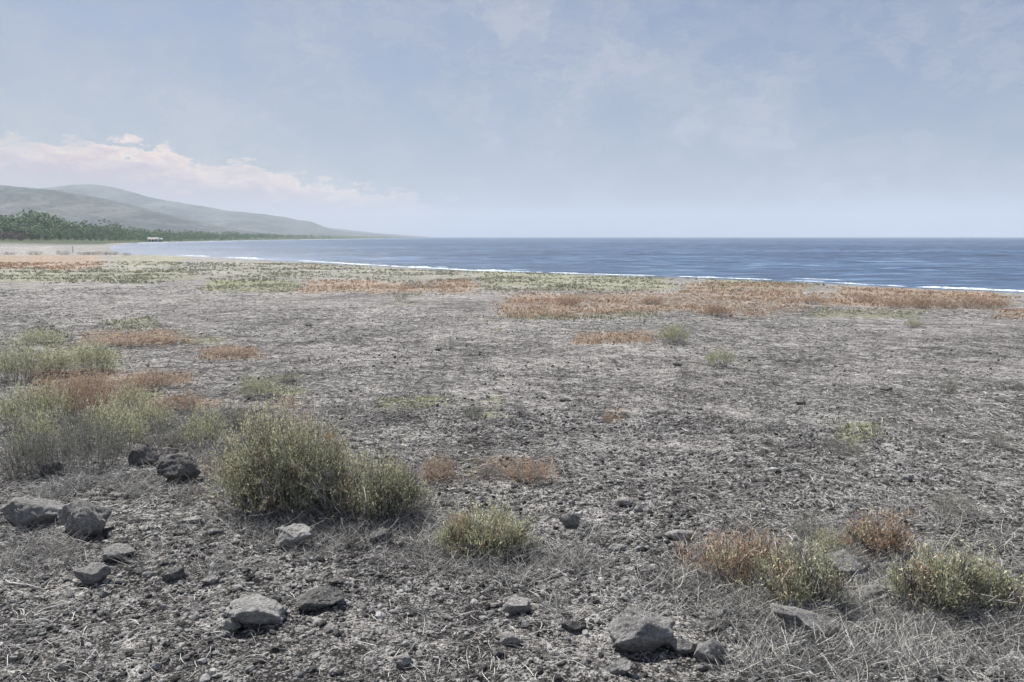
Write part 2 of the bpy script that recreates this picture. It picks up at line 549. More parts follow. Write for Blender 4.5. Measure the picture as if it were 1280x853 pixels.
# offshore side is decided from the signed distance
sgn = 1.0
p0, p1 = coast[5], coast[6]
mx, my = (p0 + p1) / 2
Lx, Ly = (p1 - p0)[1], -(p1 - p0)[0]
if signed_coast(mx + Lx * 0.05, my + Ly * 0.05) > 0:
    sgn = -1.0
near_coast = coast[1:13]
if sgn < 0:
    near_coast_r = near_coast[::-1]
else:
    near_coast_r = near_coast
surf_strip("surf", near_coast_r, 2.2, 1.3, 0.21, 100, "thin white line of surf breaking along the near shore", gap=0.0)
surf_strip("surf", near_coast_r, 5.5, 1.0, 0.18, 140, "broken second line of foam just off the near shore", gap=0.6)
fc = coast[16:23]
surf_strip("surf", fc[::-1] if sgn < 0 else fc, 1.0, 3, 0.4, 180, "pale surf line along the far curve of the bay", step=6)

# ------------------------------------------------------------------ hills
def hill_mat(name, a, b):
    m, T = new_mat(name)
    P = T.n('ShaderNodeNewGeometry').outputs['Position']
    v = T.math('ADD', T.math('MULTIPLY', T.noise(P, 0.005, 8, 0.7), 0.6), T.math('MULTIPLY', T.noise(P, 0.04, 6, 0.8), 0.4))
    finish(T, T.ramp(v, [(0.43, a), (0.57, b)]), 0.95)
    return m


M_HILL = hill_mat("hillside_scrub", (0.01, 0.018, 0.022), (0.10, 0.105, 0.10))


def hill(prof_px, D, depth, seed, label, rough_amp):
    us = np.array([p[0] for p in prof_px], float); vs = np.array([p[1] for p in prof_px], float)
    U = np.linspace(us[0], us[-1], 260)
    Vv = np.interp(U, us, vs)
    k = np.ones(7) / 7
    Vs = np.convolve(np.pad(Vv, 3, 'edge'), k, 'valid')
    X = (U - 640) / F_PX * D * 1.0
    Z = EYE + (HORIZ - Vs) / F_PX * D
    n2 = 90
    tt = np.linspace(-1, 1, n2)
    XX, TT = np.meshgrid(X, tt)
    YY = D + TT * depth
    prof = (1 - np.abs(TT)) ** 1.15
    spur = fbm(XX / (depth * 0.32), YY / (depth * 0.6), 5, seed, 0.55)
    H = (Z[None, :] + 5) * prof * (1 + rough_amp * spur * (1 - prof ** 2) * 3.4) - 5
    H = H + 14 * rough_amp * (0.3 - np.abs(fbm(XX / 170 + 0.3 * spur, YY / 420, 4, seed + 9))) * np.clip(prof * 3, 0, 1)
    # keep every face well under the haze ceiling
    n1 = len(X)
    XX = XX * (YY / D) ** 0.0
    V = np.stack([XX.ravel(), YY.ravel(), H.ravel()], 1)
    i = np.arange(n2 - 1)[:, None] * n1; j = np.arange(n1 - 1)[None, :]
    F = np.stack([i + j, i + j + 1, i + n1 + j + 1, i + n1 + j], -1).reshape(-1, 4)
    o = mesh_obj("hill", V, F, M_HILL, True)
    tag(o, label, None, None, 'structure')


hill([(-900, 262), (-600, 240), (-300, 226), (-100, 229), (0, 232), (60, 237), (110, 243), (150, 251), (185, 261), (225, 272), (270, 283), (320, 292), (360, 300)],
     2300, 900, 7, "nearest dark hillside sloping down from the left behind the trees", 0.5)
hill([(-700, 250), (-300, 246), (-60, 243), (50, 238), (105, 232.5), (135, 231.5), (160, 237), (200, 249), (250, 258), (290, 264), (340, 269), (375, 275), (395, 284), (420, 289), (460, 292.5), (500, 296), (540, 299)],
     4300, 1300, 19, "middle ridge falling away in a long slope toward the cape", 0.45)
hill([(100, 250), (200, 262), (300, 276), (380, 283), (420, 286), (450, 289.5), (490, 293), (530, 296), (560, 298)],
     6200, 900, 29, "farthest faint headland ending low above the sea", 0.3)

# ------------------------------------------------------------------ foliage builders
def leaf_faces(cent, size, aspect=0.35, up=0.0, rng=RNG):
    """one slim quad per centre, random directions; returns verts, faces, tones"""
    n = len(cent)
    d = rng.normal(size=(n, 3)); d[:, 2] += up
    d /= np.linalg.norm(d, axis=1)[:, None]
    q = rng.normal(size=(n, 3))
    s = np.cross(d, q); s /= np.linalg.norm(s, axis=1)[:, None]
    sz = (size * rng.uniform(0.6, 1.4, n))[:, None] if np.isscalar(size) else (size * rng.uniform(0.6, 1.4, n))[:, None]
    a = cent - d * sz * 0.5
    m1 = cent + s * sz * aspect * 0.5
    b_ = cent + d * sz * 0.5
    m2 = cent - s * sz * aspect * 0.5
    V = np.stack([a, m1, b_, m2], 1).reshape(-1, 3)
    F = np.arange(n * 4).reshape(-1, 4)
    return V, F


def ribbons(p0, p1, bend, w0, w1, seg=3, rng=RNG):
    """bent tapered ribbons from p0 to p1 (arrays), crossed width direction"""
    n = len(p0)
    d = p1 - p0
    side = np.cross(d, rng.normal(size=(n, 3))); side /= (np.linalg.norm(side, axis=1)[:, None] + 1e-9)
    rows = []
    for k in range(seg + 1):
        t = k / seg
        c = p0 + d * t + bend * (4 * t * (1 - t))
        w = (w0 * (1 - t) + w1 * t)
        w = w[:, None] if isinstance(w, np.ndarray) else w
        rows.append(c - side * w * 0.5); rows.append(c + side * w * 0.5)
    V = np.stack(rows, 1).reshape(-1, 3)
    m = (seg + 1) * 2
    base = np.arange(n)[:, None] * m
    F = []
    for k in range(seg):
        F.append(np.stack([base[:, 0] + 2 * k, base[:, 0] + 2 * k + 1, base[:, 0] + 2 * k + 3, base[:, 0] + 2 * k + 2], 1))
    return V, np.concatenate(F), m


def shrub_meshes(seed, w, h, n_stem, n_leaf, leaf, leafmat, lean=(0, 0), depth=None, bare=0.35):
    """a mound of wiry stems rising from the ground with tiny leaves on their upper halves"""
    rg = np.random.default_rng(seed)
    depth = depth or w * 0.8
    # stems
    ang = rg.uniform(0, 2 * math.pi, n_stem)
    rr = np.sqrt(rg.uniform(0, 1, n_stem))
    p0 = np.stack([np.cos(ang) * rr * w * 0.30, np.sin(ang) * rr * depth * 0.30, np.full(n_stem, -0.02)], 1)
    spread = rr ** 0.8 * rg.uniform(0.8, 1.25, n_stem)
    hh = h * (0.16 + 0.82 * np.clip(1 - (spread / 1.15) ** 2, 0, 1) ** 0.7) * rg.uniform(0.5, 1.05, n_stem)
    lump = 1 + 0.55 * vnoise(np.cos(ang) * 2.1 + 5, np.sin(ang) * 2.1 + rr * 2.5, seed)
    p1 = np.stack([np.cos(ang) * spread * w * 0.5 * lump + lean[0], np.sin(ang) * spread * depth * 0.5 * lump + lean[1], hh * lump], 1)
    bend = rg.normal(size=(n_stem, 3)) * 0.05 * h
    bend[:, 2] = np.abs(bend[:, 2]) - 0.02 * h
    V1, F1, m1 = ribbons(p0, p1, bend, np.full(n_stem, 0.0075), np.full(n_stem, 0.002), 3, rg)
    t1 = np.repeat(rg.uniform(0.1, 0.9, n_stem), m1)
    # twigs off each stem
    per = 5
    idx = np.repeat(np.arange(n_stem), per)
    t = rg.uniform(0.25, 0.95, len(idx))[:, None]
    q0 = p0[idx] + (p1 - p0)[idx] * t + bend[idx] * (4 * t * (1 - t))
    dirn = (p1 - p0)[idx]; dirn = dirn / np.linalg.norm(dirn, axis=1)[:, None]
    q1 = q0 + (dirn * 0.8 + rg.normal(size=(len(idx), 3)) * 0.5) * min(h, w * 0.7) * rg.uniform(0.10, 0.30, len(idx))[:, None]
    V2, F2, m2 = ribbons(q0, q1, rg.normal(size=(len(idx), 3)) * 0.01 * h, np.full(len(idx), 0.0035), np.full(len(idx), 0.0012), 2, rg)
    t2 = np.repeat(rg.uniform(0.2, 1.0, len(idx)), m2)
    SV = np.concatenate([V1, V2]); SF = np.concatenate([F1, F2 + len(V1)]); ST = np.concatenate([t1, t2])
    # leaves on the upper twigs
    k = rg.integers(0, len(idx), n_leaf)
    tt = rg.uniform(0, 1, n_leaf)[:, None]
    c = q0[k] + (q1 - q0)[k] * tt + rg.normal(size=(n_leaf, 3)) * 0.012
    edge_ = np.hypot(c[:, 0] / (w * 0.5), c[:, 1] / (depth * 0.5))
    keep = c[:, 2] > h * bare * np.clip(1.25 - 0.55 * edge_, 0.3, 1.2) * rg.uniform(0.5, 1.3, n_leaf)
    c = c[keep]
    gq = fbm(c[:, 0] / (w * 0.16) + c[:, 2] / (h * 0.5) + 9, c[:, 1] / (w * 0.16) - c[:, 2] / (h * 0.35), 3, seed + 3, 0.6)
    c = c[gq > -0.2]
    LV, LF = leaf_faces(c, leaf, 0.22, 1.5, rg)
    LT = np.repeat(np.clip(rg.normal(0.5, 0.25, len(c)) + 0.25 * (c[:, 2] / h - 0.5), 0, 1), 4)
    # faces are quads in both
    return (SV, SF, ST), (LV, LF, LT)


def raw_mesh(name, V, F, tone, mat):
    o = mesh_obj(name, V, F, mat, False, None, {'tone': tone})
    return o


def make_shrub(name, meshes, loc, label, cat, leafmat, group=None, stemmat=None, rz=0.0, sc=None, mix_mat=None):
    root = empty(name, loc, rz, sc)
    tag(root, label, cat, group)
    (SV, SF, ST), (LV, LF, LT) = meshes
    s = raw_mesh("stems", SV, SF, ST, stemmat or M_STEM); s.parent = root; tag(s, kind='stuff')
    if len(LV) and mix_mat:
        n4 = len(LV) // 4
        lv = LV.reshape(n4, 4, 3); lt = LT.reshape(n4, 4)
        cc = lv[:, 0]
        sel = (fbm(cc[:, 0] * 9 + 4, cc[:, 1] * 9 + cc[:, 2] * 7, 3, 77) + RNG.uniform(-.35, .35, n4)) > 0.30
        for part, mk, mt in (("foliage", ~sel, leafmat), ("dry_foliage", sel, mix_mat)):
            m_ = int(mk.sum())
            l = raw_mesh(part, lv[mk].reshape(-1, 3), np.arange(m_ * 4).reshape(-1, 4), lt[mk].ravel(), mt); l.parent = root; tag(l, kind='stuff')
    elif len(LV):
        l = raw_mesh("foliage", LV, LF, LT, leafmat); l.parent = root; tag(l, kind='stuff')
    return root


def copy_thing(src, loc, rz, sc, label, group=None):
    r = src.copy(); COL.objects.link(r)
    r.location = loc; r.rotation_euler = (0, 0, rz); r.scale = sc
    r['label'] = label
    if group:
        r['group'] = group
    elif 'group' in r:
        del r['group']
    for ch in src.children:
        c = ch.copy(); COL.objects.link(c); c.parent = r
    return r


# named shrubs: u, base v, width px, height px, leaf material, stems, leaves, bare fraction, label
BIG = [
    (362, 648, 160, 158, M_OLIVE, 520, 30000, .30, "largest olive green wiry bush with dark bare lower stems, behind the pale leaning rock"),
    (462, 662, 130, 112, M_OLIVE, 420, 15000, .38, "lower olive bush growing against the right side of the largest bush"),
    (600, 700, 112, 76, M_OLIVE, 340, 12000, .25, "compact olive bush standing alone on gravel below the middle of the plain"),
    (925, 738, 120, 78, M_RUSSET, 240, 6500, .40, "russet brown brittle bush left of the long dark slab"),
    (998, 764, 118, 104, M_OLIVE, 260, 8000, .35, "olive bush between the russet brown bush and the half buried round rock"),
    (1095, 702, 84, 62, M_RUSSET, 220, 6000, .30, "small russet bush behind the half buried round rock"),
    (1168, 778, 118, 108, M_OLIVE, 260, 8000, .42, "tall yellow green tufted bush right of the wedge shaped rock"),
    (1228, 776, 104, 92, M_OLIVE, 230, 6000, .45, "thin yellow green bush at the right end of the foreground growth"),
]
for i, (u, v, w, h, lm, ns, nl, bare, lab) in enumerate(BIG):
    x, y, z, t = hit(u, v)
    wm, hm = w * y / F_PX * 1.0, h * y / F_PX * 0.92
    y2 = y + wm * 0.28
    x2 = x * y2 / y
    z = float(ground_z(x2, y2))
    ms = shrub_meshes(200 + i, wm * 1.12, hm, int(ns * 1.15), int(nl * 2.0), 0.020, lm, depth=wm * 0.75, bare=bare)
    make_shrub("bush", ms, (x2, y2, z - 0.01), lab, "bush", lm, mix_mat=M_RUSSET if lm is M_OLIVE else M_OLIVE)

# smaller shrubs and tufts share a few templates of unit height
TEMPL = {}
for key, mat, seed, ns, nl, lf, bare in (('olive', M_OLIVE, 301, 150, 8000, 0.055, .15), ('russet', M_RUSSET, 302, 150, 7000, 0.055, .12),
                                         ('grey', M_GREY, 303, 190, 3600, 0.05, .2), ('dark', M_GREY, 304, 130, 900, 0.04, .1)):
    ms = shrub_meshes(seed, 1.6, 1.0, ns, nl, lf, mat)
    # thicker stems in template units
    TEMPL[key] = (ms, mat)
first = {}


def tuft(u, v, w, h, key, label, cat="bush", name="shrub", group=None):
    x, y, z, t = hit(u, v)
    wm, hm = w * y / F_PX, h * y / F_PX
    sc = (wm / 1.6, wm / 1.6, hm)
    rz = random.uniform(0, 6.28)
    loc = (x, y + wm * 0.3, float(ground_z(x, y + wm * 0.3)) - 0.01)
    if key not in first:
        ms, mat = TEMPL[key]
        first[key] = make_shrub(name, ms, loc, label, cat, mat, group, rz=rz, sc=sc)
        r = first[key]
    else:
        r = copy_thing(first[key], loc, rz, sc, label, group)
        r.name = name
    r['category'] = cat
    return r


TUFTS = [
    # left thicket
    (18, 602, 80, 92, 'grey', "sparse grey bush at the left edge above the flat pale rock"),
    (62, 598, 74, 84, 'grey', "grey twiggy bush just behind the small dark stone by the thicket"),
    (112, 592, 74, 88, 'grey', "grey green bush left of the shadowed stone in the thicket"),
    (150, 566, 66, 62, 'olive', "olive bush behind the shadowed stone of the left thicket"),
    (200, 570, 60, 56, 'grey', "grey bush directly behind the blocky dark topped rock"),
    (248, 566, 66, 64, 'olive', "olive bush behind and right of the blocky dark topped rock"),
    (292, 596, 50, 72, 'grey', "thin grey bush between the blocky rock and the largest bush"),
    (14, 540, 64, 70, 'olive', "olive bush at the left edge in the middle of the thicket"),
    (62, 535, 60, 62, 'olive', "olive bush in front of the russet patch of the thicket"),
    (100, 530, 62, 64, 'russet', "russet bush in the heart of the left thicket"),
    (160, 520, 60, 44, 'olive', "low olive bush at the front of the long russet strip"),
    (215, 518, 66, 34, 'russet', "low wide russet bush right of the thicket"),
    (12, 480, 60, 62, 'olive', "tall olive bush at the far left back of the thicket"),
    (55, 474, 62, 44, 'olive', "olive bush second from the left at the back of the thicket"),
    (110, 468, 66, 46, 'olive', "rounded olive bush at the back right of the thicket"),
    (95, 494, 70, 30, 'russet', "low russet bush between the two rows of the thicket"),
    (185, 488, 70, 26, 'russet', "flat russet bush at the right end of the thicket"),
    (316, 500, 50, 34, 'olive', "olive bush beyond the largest bush on its left"),
    (362, 482, 36, 18, 'dark', "small dark grey bush beyond the largest bush"),
    (290, 536, 60, 44, 'grey', "grey bush behind the left shoulder of the largest bush"),
    (160, 436, 130, 20, 'russet', "long low russet bush beyond the thicket"),
    (40, 432, 60, 22, 'olive', "low olive bush at the left beyond the thicket"),
    (280, 447, 70, 14, 'russet', "flat russet bush right of the long low russet one"),
    (48, 412, 26, 12, 'dark', "tiny dark bush far left in the open gravel"),
    (200, 410, 22, 10, 'dark', "tiny dark bush with green beside it on the far left gravel"),
    (130, 548, 70, 60, 'olive', "yellow green bush between the heart of the thicket and the shadowed stone"),
    (36, 570, 70, 66, 'olive', "yellow green bush at the left edge just behind the two grey front bushes"),
    (88, 566, 66, 58, 'grey', "pale grey bush behind the front row, near the middle of the thicket"),
    (180, 540, 70, 44, 'olive', "yellow green bush at the right side of the thicket below the russet strip"),
    (240, 540, 70, 44, 'grey', "wispy grey bush between the thicket and the largest bush"),
    (60, 505, 80, 36, 'russet', "broad russet bush at the left of the orange patch in the thicket"),
    (140, 505, 80, 34, 'russet', "broad russet bush in the middle of the orange patch in the thicket"),
    (330, 640, 70, 70, 'grey', "grey twiggy bush crowding the left foot of the largest bush"),
    (420, 655, 70, 60, 'grey', "grey dry twigs filling the gap between the two largest bushes"),
    (505, 650, 60, 56, 'grey', "grey dry bush at the right foot of the lower olive bush"),
    (962, 748, 80, 62, 'grey', "grey twiggy growth between the russet brown and olive foreground bushes"),
    (1040, 700, 60, 40, 'olive', "small yellow green tuft on top of the half buried round rock"),
    (1200, 782, 80, 60, 'grey', "grey dry twigs between the two yellow green bushes on the right"),
    (955, 720, 60, 50, 'russet', "small russet bush tucked behind the grey twiggy growth"),
    # middle plain
    (845, 431, 50, 30, 'olive', "bright olive tuft by the end of the russet strip on the middle plain"),
    (903, 459, 46, 27, 'olive', "round olive tuft with dark base, nearest the middle right of the plain"),
    (503, 525, 34, 20, 'dark', "small dark tuft in the gravel above the compact bush"),
    (648, 522, 28, 30, 'dark', "upright dark tuft with a russet tip in open gravel"),
    (760, 530, 18, 16, 'russet', "tiny single russet tuft alone in the middle of the gravel"),
    (592, 524, 34, 26, 'grey', "faint grey green tuft between the two dark tufts"),
    (942, 540, 54, 14, 'dark', "flat dark tuft lying wide right of centre"),
    (1187, 492, 28, 24, 'grey', "thin spiky grey tuft near the right edge"),
    (1255, 562, 34, 28, 'grey', "thin leaning grey tuft at the right edge"),
    (1165, 562, 32, 16, 'dark', "dark clump of twigs left of the leaning grey tuft"),
    (545, 606, 66, 34, 'russet', "low russet bush between the large bushes and the compact bush"),
    (660, 606, 72, 32, 'russet', "low russet bush behind and right of the compact bush"),
    (612, 600, 36, 26, 'grey', "small grey green bush between two low russet bushes"),
    (1058, 572, 50, 30, 'grey', "pale grey green tuft in open gravel behind the foreground rocks on the right"),
    (1200, 650, 70, 38, 'grey', "grey wispy tuft behind the yellow green bushes on the right"),
    (1020, 680, 60, 42, 'grey', "grey wispy tuft behind the olive bush beside the round rock"),
    (525, 360, 54, 12, 'dark', "dark low bush on the russet strip near the shore"),
    (500, 375, 26, 9, 'dark', "small dark bush just nearer than the russet strip near the shore"),
    (714, 382, 36, 14, 'russet', "russet bush at the middle of the long russet band"),
    (817, 381, 34, 12, 'russet', "russet bush right of centre in the long russet band"),
    (900, 397, 40, 20, 'russet', "tallest russet bush at the front edge of the long russet band"),
    (1020, 381, 40, 13, 'russet', "dark russet bush where the long band meets the right strip"),
    (1088, 379, 34, 14, 'russet', "russet bush left of the row near the right shore"),
    (1147, 410, 26, 14, 'olive', "lone olive tuft in gravel nearer than the right russet row"),
]
for tdef in TUFTS:
    tuft(*tdef)
for k, u in enumerate((1128, 1160, 1192, 1222, 1250)):
    tuft(u, 387, 40, 17 + (k % 2) * 4, 'russet', ("leftmost", "second from the left", "middle one", "second from the right", "rightmost")[k] + " of five russet bushes in a row near the right shore",
         group="russet bushes in a row near the right shore")
for k, u in enumerate((8, 40, 76, 100, 112, 126, 139)):
    tuft(u, 319, 22, 6 + (k % 3), 'dark', ("leftmost", "second from the left", "third from the left", "fourth from the left", "fifth from the left", "second from the right", "rightmost")[k] + " of seven dark low bushes along the far beach",
         group="dark bushes along the sandy beach")
tuft(156, 319.5, 16, 5, 'dark', "dark low bush at the corner where the water begins on the left")

# ------------------------------------------------------------------ rocks
def rock_mesh(seed, w, d, h, sub, ang=0.97):
    rg = np.random.default_rng(seed)
    bm = bmesh.new()
    bmesh.ops.create_icosphere(bm, subdivisions=sub, radius=1.0)
    co = np.array([v.co[:] for v in bm.verts])
    F = np.array([[v.index for v in f.verts] for f in bm.faces])
    bm.free()
    # cut by random planes for broken faces
    for _ in range(16):
        n = rg.normal(size=3); n[2] *= 0.8; n /= np.linalg.norm(n)
        k = rg.uniform(0.52, 0.86)
        dd = co @ n
        co = co - np.outer(np.maximum(dd - k, 0) * ang, n)
    q = co * 1.7 + rg.uniform(0, 50, 3)
    n1 = fbm(q[:, 0] + q[:, 2] * 0.7, q[:, 1] - q[:, 2] * 0.5, 5, seed, 0.6)
    n2 = fbm(q[:, 0] * 3 - q[:, 2] * 2.1, q[:, 1] * 3 + q[:, 2] * 2.7, 3, seed + 5, 0.7)
    co = co * (1 + 0.17 * n1 + 0.10 * n2)[:, None]
    co = co / np.abs(co).max(0)
    under = np.clip(-co[:, 2], 0, 1)
    co[:, :2] *= (1 - 0.55 * under ** 0.8)[:, None]
    return co * np.array([w / 2, d / 2, h / 2]), F


# u, base v, w, h, colour, tilt degrees about the view axis, label
ROCKS = [
    (230, 606, 62, 40, 'dark', 0, "blocky dark boulder with a pale flat top right of the left thicket"),
    (44, 664, 92, 46, 'grey', -6, "broad flat grey rock at the left edge"),
    (106, 672, 68, 58, 'grey', 4, "bulky grey rock with a black hollow below, touching the broad flat rock"),
    (117, 733, 46, 33, 'grey', 0, "angular grey rock with a dark face, in front of the bulky grey rock"),
    (148, 704, 50, 24, 'grey', -8, "low flat rock behind the angular grey rock"),
    (219, 728, 36, 20, 'dark', 0, "low black shadowed stone right of the angular grey rock"),
    (264, 732, 24, 12, 'pale', 0, "small pale stone beside the low black stone"),
    (178, 584, 40, 32, 'dark', 8, "dark stone half hidden in twigs left of the blocky boulder"),
    (62, 596, 30, 22, 'dark', 0, "small dark stone in shade at the foot of the left thicket"),
    (145, 622, 18, 7, 'pale', 0, "tiny white stone above the bulky grey rock"),
    (366, 687, 56, 34, 'pale', -14, "pale pointed rock leaning in front of the largest bush"),
    (477, 680, 32, 20, 'dark', 0, "dark stone in the shade at the foot of the lower olive bush"),
    (316, 786, 84, 38, 'pale', 10, "wide pale rock half sunk near the bottom left"),
    (288, 792, 26, 22, 'pale', 0, "knobbly pale stone touching the wide pale rock"),
    (398, 767, 66, 26, 'dark', -4, "cracked dark slab right of the wide pale rock"),
    (344, 755, 18, 11, 'dark', 0, "small dark stone between the pale rock and the cracked slab"),
    (422, 732, 22, 9, 'dark', 0, "thin dark stone above the cracked slab"),
    (240, 655, 26, 9, 'pale', 0, "small flat pale stone in gravel below the blocky boulder"),
    (510, 731, 14, 10, 'pale', 0, "small whitish stone alone left of the compact bush"),
    (411, 793, 14, 12, 'pale', 0, "tiny pale stone below the cracked dark slab"),
    (504, 835, 26, 15, 'pale', 0, "pale stone at the bottom, left of centre"),
    (646, 769, 38, 24, 'pale', 6, "pale lumpy stone below the compact bush"),
    (637, 808, 34, 20, 'pale', -6, "flat pale stone nearest the bottom below the lumpy one"),
    (717, 792, 32, 18, 'dark', 0, "dark stone with a light top left of the large boulder"),
    (690, 754, 15, 12, 'dark', 0, "small black stone right of the pale lumpy stone"),
    (741, 757, 16, 13, 'dark', 0, "small black stone above the large boulder on its left"),
    (712, 660, 26, 22, 'grey', 8, "upright grey stone right of the compact bush"),
    (735, 662, 14, 9, 'dark', 0, "little dark stone touching the upright grey stone"),
    (780, 634, 18, 11, 'pale', 0, "small tilted pale stone farther up the open gravel"),
    (798, 641, 12, 9, 'pale', 0, "tiny round white stone beside the small tilted one"),
    (848, 677, 42, 17, 'pale', 0, "low pale stone in open gravel left of the russet bush"),
    (770, 690, 26, 10, 'pale', 0, "flat light stone between the low pale stone and the upright stone"),
    (796, 818, 92, 54, 'grey', 4, "large rounded boulder with a dark hollow at the bottom right of centre"),
    (852, 820, 42, 24, 'grey', 12, "angular stone jammed beside the large rounded boulder"),
    (886, 828, 44, 40, 'grey', 30, "split leaning stone with a black shadowed side"),
    (772, 845, 40, 22, 'grey', -20, "ridged stone at the bottom edge below the large boulder"),
    (1012, 802, 104, 40, 'grey', 20, "long slab tilted down to the right with a black underside"),
    (1058, 736, 74, 48, 'grey', 0, "half buried round rock between the foreground bushes on the right"),
    (1088, 764, 84, 34, 'grey', -12, "wedge shaped rock in front of the half buried round rock"),
    (1135, 782, 24, 16, 'pale', 0, "small pale stone at the foot of the wedge shaped rock"),
    (1136, 601, 15, 9, 'pale', 0, "small white stone in open gravel on the right"),
    (1108, 489, 16, 6, 'dark', 0, "dark stone in the far gravel on the right"),
    (1000, 507, 15, 5, 'dark', 0, "dark stone in the gravel left of the far dark stone"),
    (385, 408, 12, 5, 'dark', 0, "black stone alone on the far gravel left of centre"),
    (548, 438, 9, 4, 'dark', 0, "tiny black stone in the far gravel near the centre"),
    (847, 458, 13, 6, 'dark', 0, "small dark stone left of the round olive tuft"),
    (706, 502, 17, 6, 'dark', 0, "flat dark stone in the middle gravel beyond the tiny russet tuft"),
    (272, 668, 20, 9, 'grey', 0, "small grey stone between the blocky boulder and the pale pointed rock"),
    (560, 776, 16, 9, 'grey', 0, "small grey stone left of the pale lumpy stone"),
    (905, 772, 20, 12, 'grey', 0, "small grey stone above the split leaning stone"),
]
for i, (u, v, w, h, colr_, tilt, lab) in enumerate(ROCKS):
    x, y, z, t = hit(u, v)
    wm = 1.12 * w * y / F_PX
    hm = 1.08 * h * y / F_PX
    dm = max(wm * 0.62, hm * 0.8)
    top = math.sin(math.atan2(EYE, y))
    # visible height is the front face plus part of the foreshortened top
    hh = max(hm * 0.80, hm - dm * top * 0.55)
    sub = 5 if w > 50 else (4 if w > 20 else 3)
    V, F = rock_mesh(500 + i, wm, dm, hh * 1.35, sub)
    o = mesh_obj("rock" if w > 36 else "stone", V, F, M_ROCK[colr_], True)
    yy = y + dm * 0.40
    xx = x * yy / y
    o.location = (xx, yy, float(ground_z(xx, yy)) + hh * 0.30)
    o.rotation_euler = (0.05, math.radians(tilt), 0)
    tag(o, lab, "rock" if w > 36 else "stone")

# ------------------------------------------------------------------ gravel: instanced stones on points
def scatter(n, r0, r1, half_deg, power):
    """points in a wedge in front, denser close by"""
    q = RNG.uniform(0, 1, n)
    r = (r0 ** power + (r1 ** power - r0 ** power) * q) ** (1 / power)
    a = np.radians(RNG.uniform(-half_deg, half_deg, n))
    return r * np.sin(a), r * np.cos(a), r


def gravel(name, x, y, size, label, seed):
    z = ground_z(x, y)
    me = bpy.data.meshes.new(name)
    me.vertices.add(len(x))
    me.vertices.foreach_set('co', np.stack([x, y, z + size * 0.12], 1).astype(np.float32).ravel())
    sc = np.stack([size * RNG.uniform(0.8, 1.5, len(x)), size * RNG.uniform(0.7, 1.1, len(x)), size * RNG.uniform(0.45, 0.85, len(x))], 1)
    rot = np.stack([RNG.normal(0, .25, len(x)), RNG.normal(0, .25, len(x)), RNG.uniform(0, 6.28, len(x))], 1)
    for an, dat in (('scl', sc), ('rot', rot)):
        a = me.attributes.new(an, 'FLOAT_VECTOR', 'POINT')
        a.data.foreach_set('vector', dat.astype(np.float32).ravel())
    o = bpy.data.objects.new(name, me)
    COL.objects.link(o)
    me.materials.append(m_gravel)
    ng = bpy.data.node_groups.new(name + "_scatter", 'GeometryNodeTree')
    ng.interface.new_socket('Geometry', in_out='INPUT', socket_type='NodeSocketGeometry')
    ng.interface.new_socket('Geometry', in_out='OUTPUT', socket_type='NodeSocketGeometry')
    N, L = ng.nodes.new, ng.links.new
    gi, go = N('NodeGroupInput'), N('NodeGroupOutput')
    join = N('GeometryNodeJoinGeometry')
    for k in range(5):
        ico = N('GeometryNodeMeshIcoSphere'); ico.inputs['Radius'].default_value = 0.5; ico.inputs['Subdivisions'].default_value = 2
        sp = N('GeometryNodeSetPosition')
        nz = N('ShaderNodeTexNoise'); nz.noise_dimensions = '4D'
        nz.inputs['W'].default_value = seed + k * 3.3
        nz.inputs['Scale'].default_value = 1.7; nz.inputs['Detail'].default_value = 2
        sub = N('ShaderNodeVectorMath'); sub.operation = 'SUBTRACT'; sub.inputs[1].default_value = (.5, .5, .5)
        L(nz.outputs['Color'], sub.inputs[0])
        mul = N('ShaderNodeVectorMath'); mul.operation = 'SCALE'; mul.inputs['Scale'].default_value = 1.1
        L(sub.outputs[0], mul.inputs[0])
        L(ico.outputs['Mesh'], sp.inputs['Geometry']); L(mul.outputs[0], sp.inputs['Offset'])
        sm = N('GeometryNodeSetMaterial'); sm.inputs['Material'].default_value = m_gravel
        L(sp.outputs[0], sm.inputs['Geometry'])
        g2 = N('GeometryNodeGeometryToInstance')
        L(sm.outputs[0], g2.inputs[0]); L(g2.outputs[0], join.inputs[0])
    ip = N('GeometryNodeInstanceOnPoints')
    ip.inputs['Pick Instance'].default_value = True
    L(gi.outputs[0], ip.inputs['Points']); L(join.outputs[0], ip.inputs['Instance'])
    for an, sk in (('scl', 'Scale'), ('rot', 'Rotation')):
        na_ = N('GeometryNodeInputNamedAttribute'); na_.data_type = 'FLOAT_VECTOR'; na_.inputs['Name'].default_value = an
        L(na_.outputs['Attribute'], ip.inputs[sk])
    L(ip.outputs[0], go.inputs[0])
    md = o.modifiers.new("scatter", 'NODES'); md.node_group = ng
    tag(o, label, None, None, 'stuff')
    return o


x, y, r = scatter(110000, 1.9, 9, 37, 1.35)
size = 0.005 + 0.008 * RNG.pareto(2.4, len(x)); size = np.clip(size, 0.005, 0.038)
keep = fbm(x / 0.8, y / 0.8, 3, 91) + RNG.uniform(-.5, .5, len(x)) > -0.25
gravel("gravel", x[keep], y[keep], size[keep], "small dark and light stones strewn over the near ground", 1.0)
x, y, r = scatter(70000, 8, 34, 36, 1.2)
size = np.clip(0.009 + 0.010 * RNG.pareto(2.8, len(x)), 0.009, 0.045)
keep = fbm(x / 2.5, y / 2.5, 3, 93) + RNG.uniform(-.5, .5, len(x)) > -0.2
gravel("gravel", x[keep], y[keep], size[keep], "loose stones strewn over the middle of the plain", 5.0)

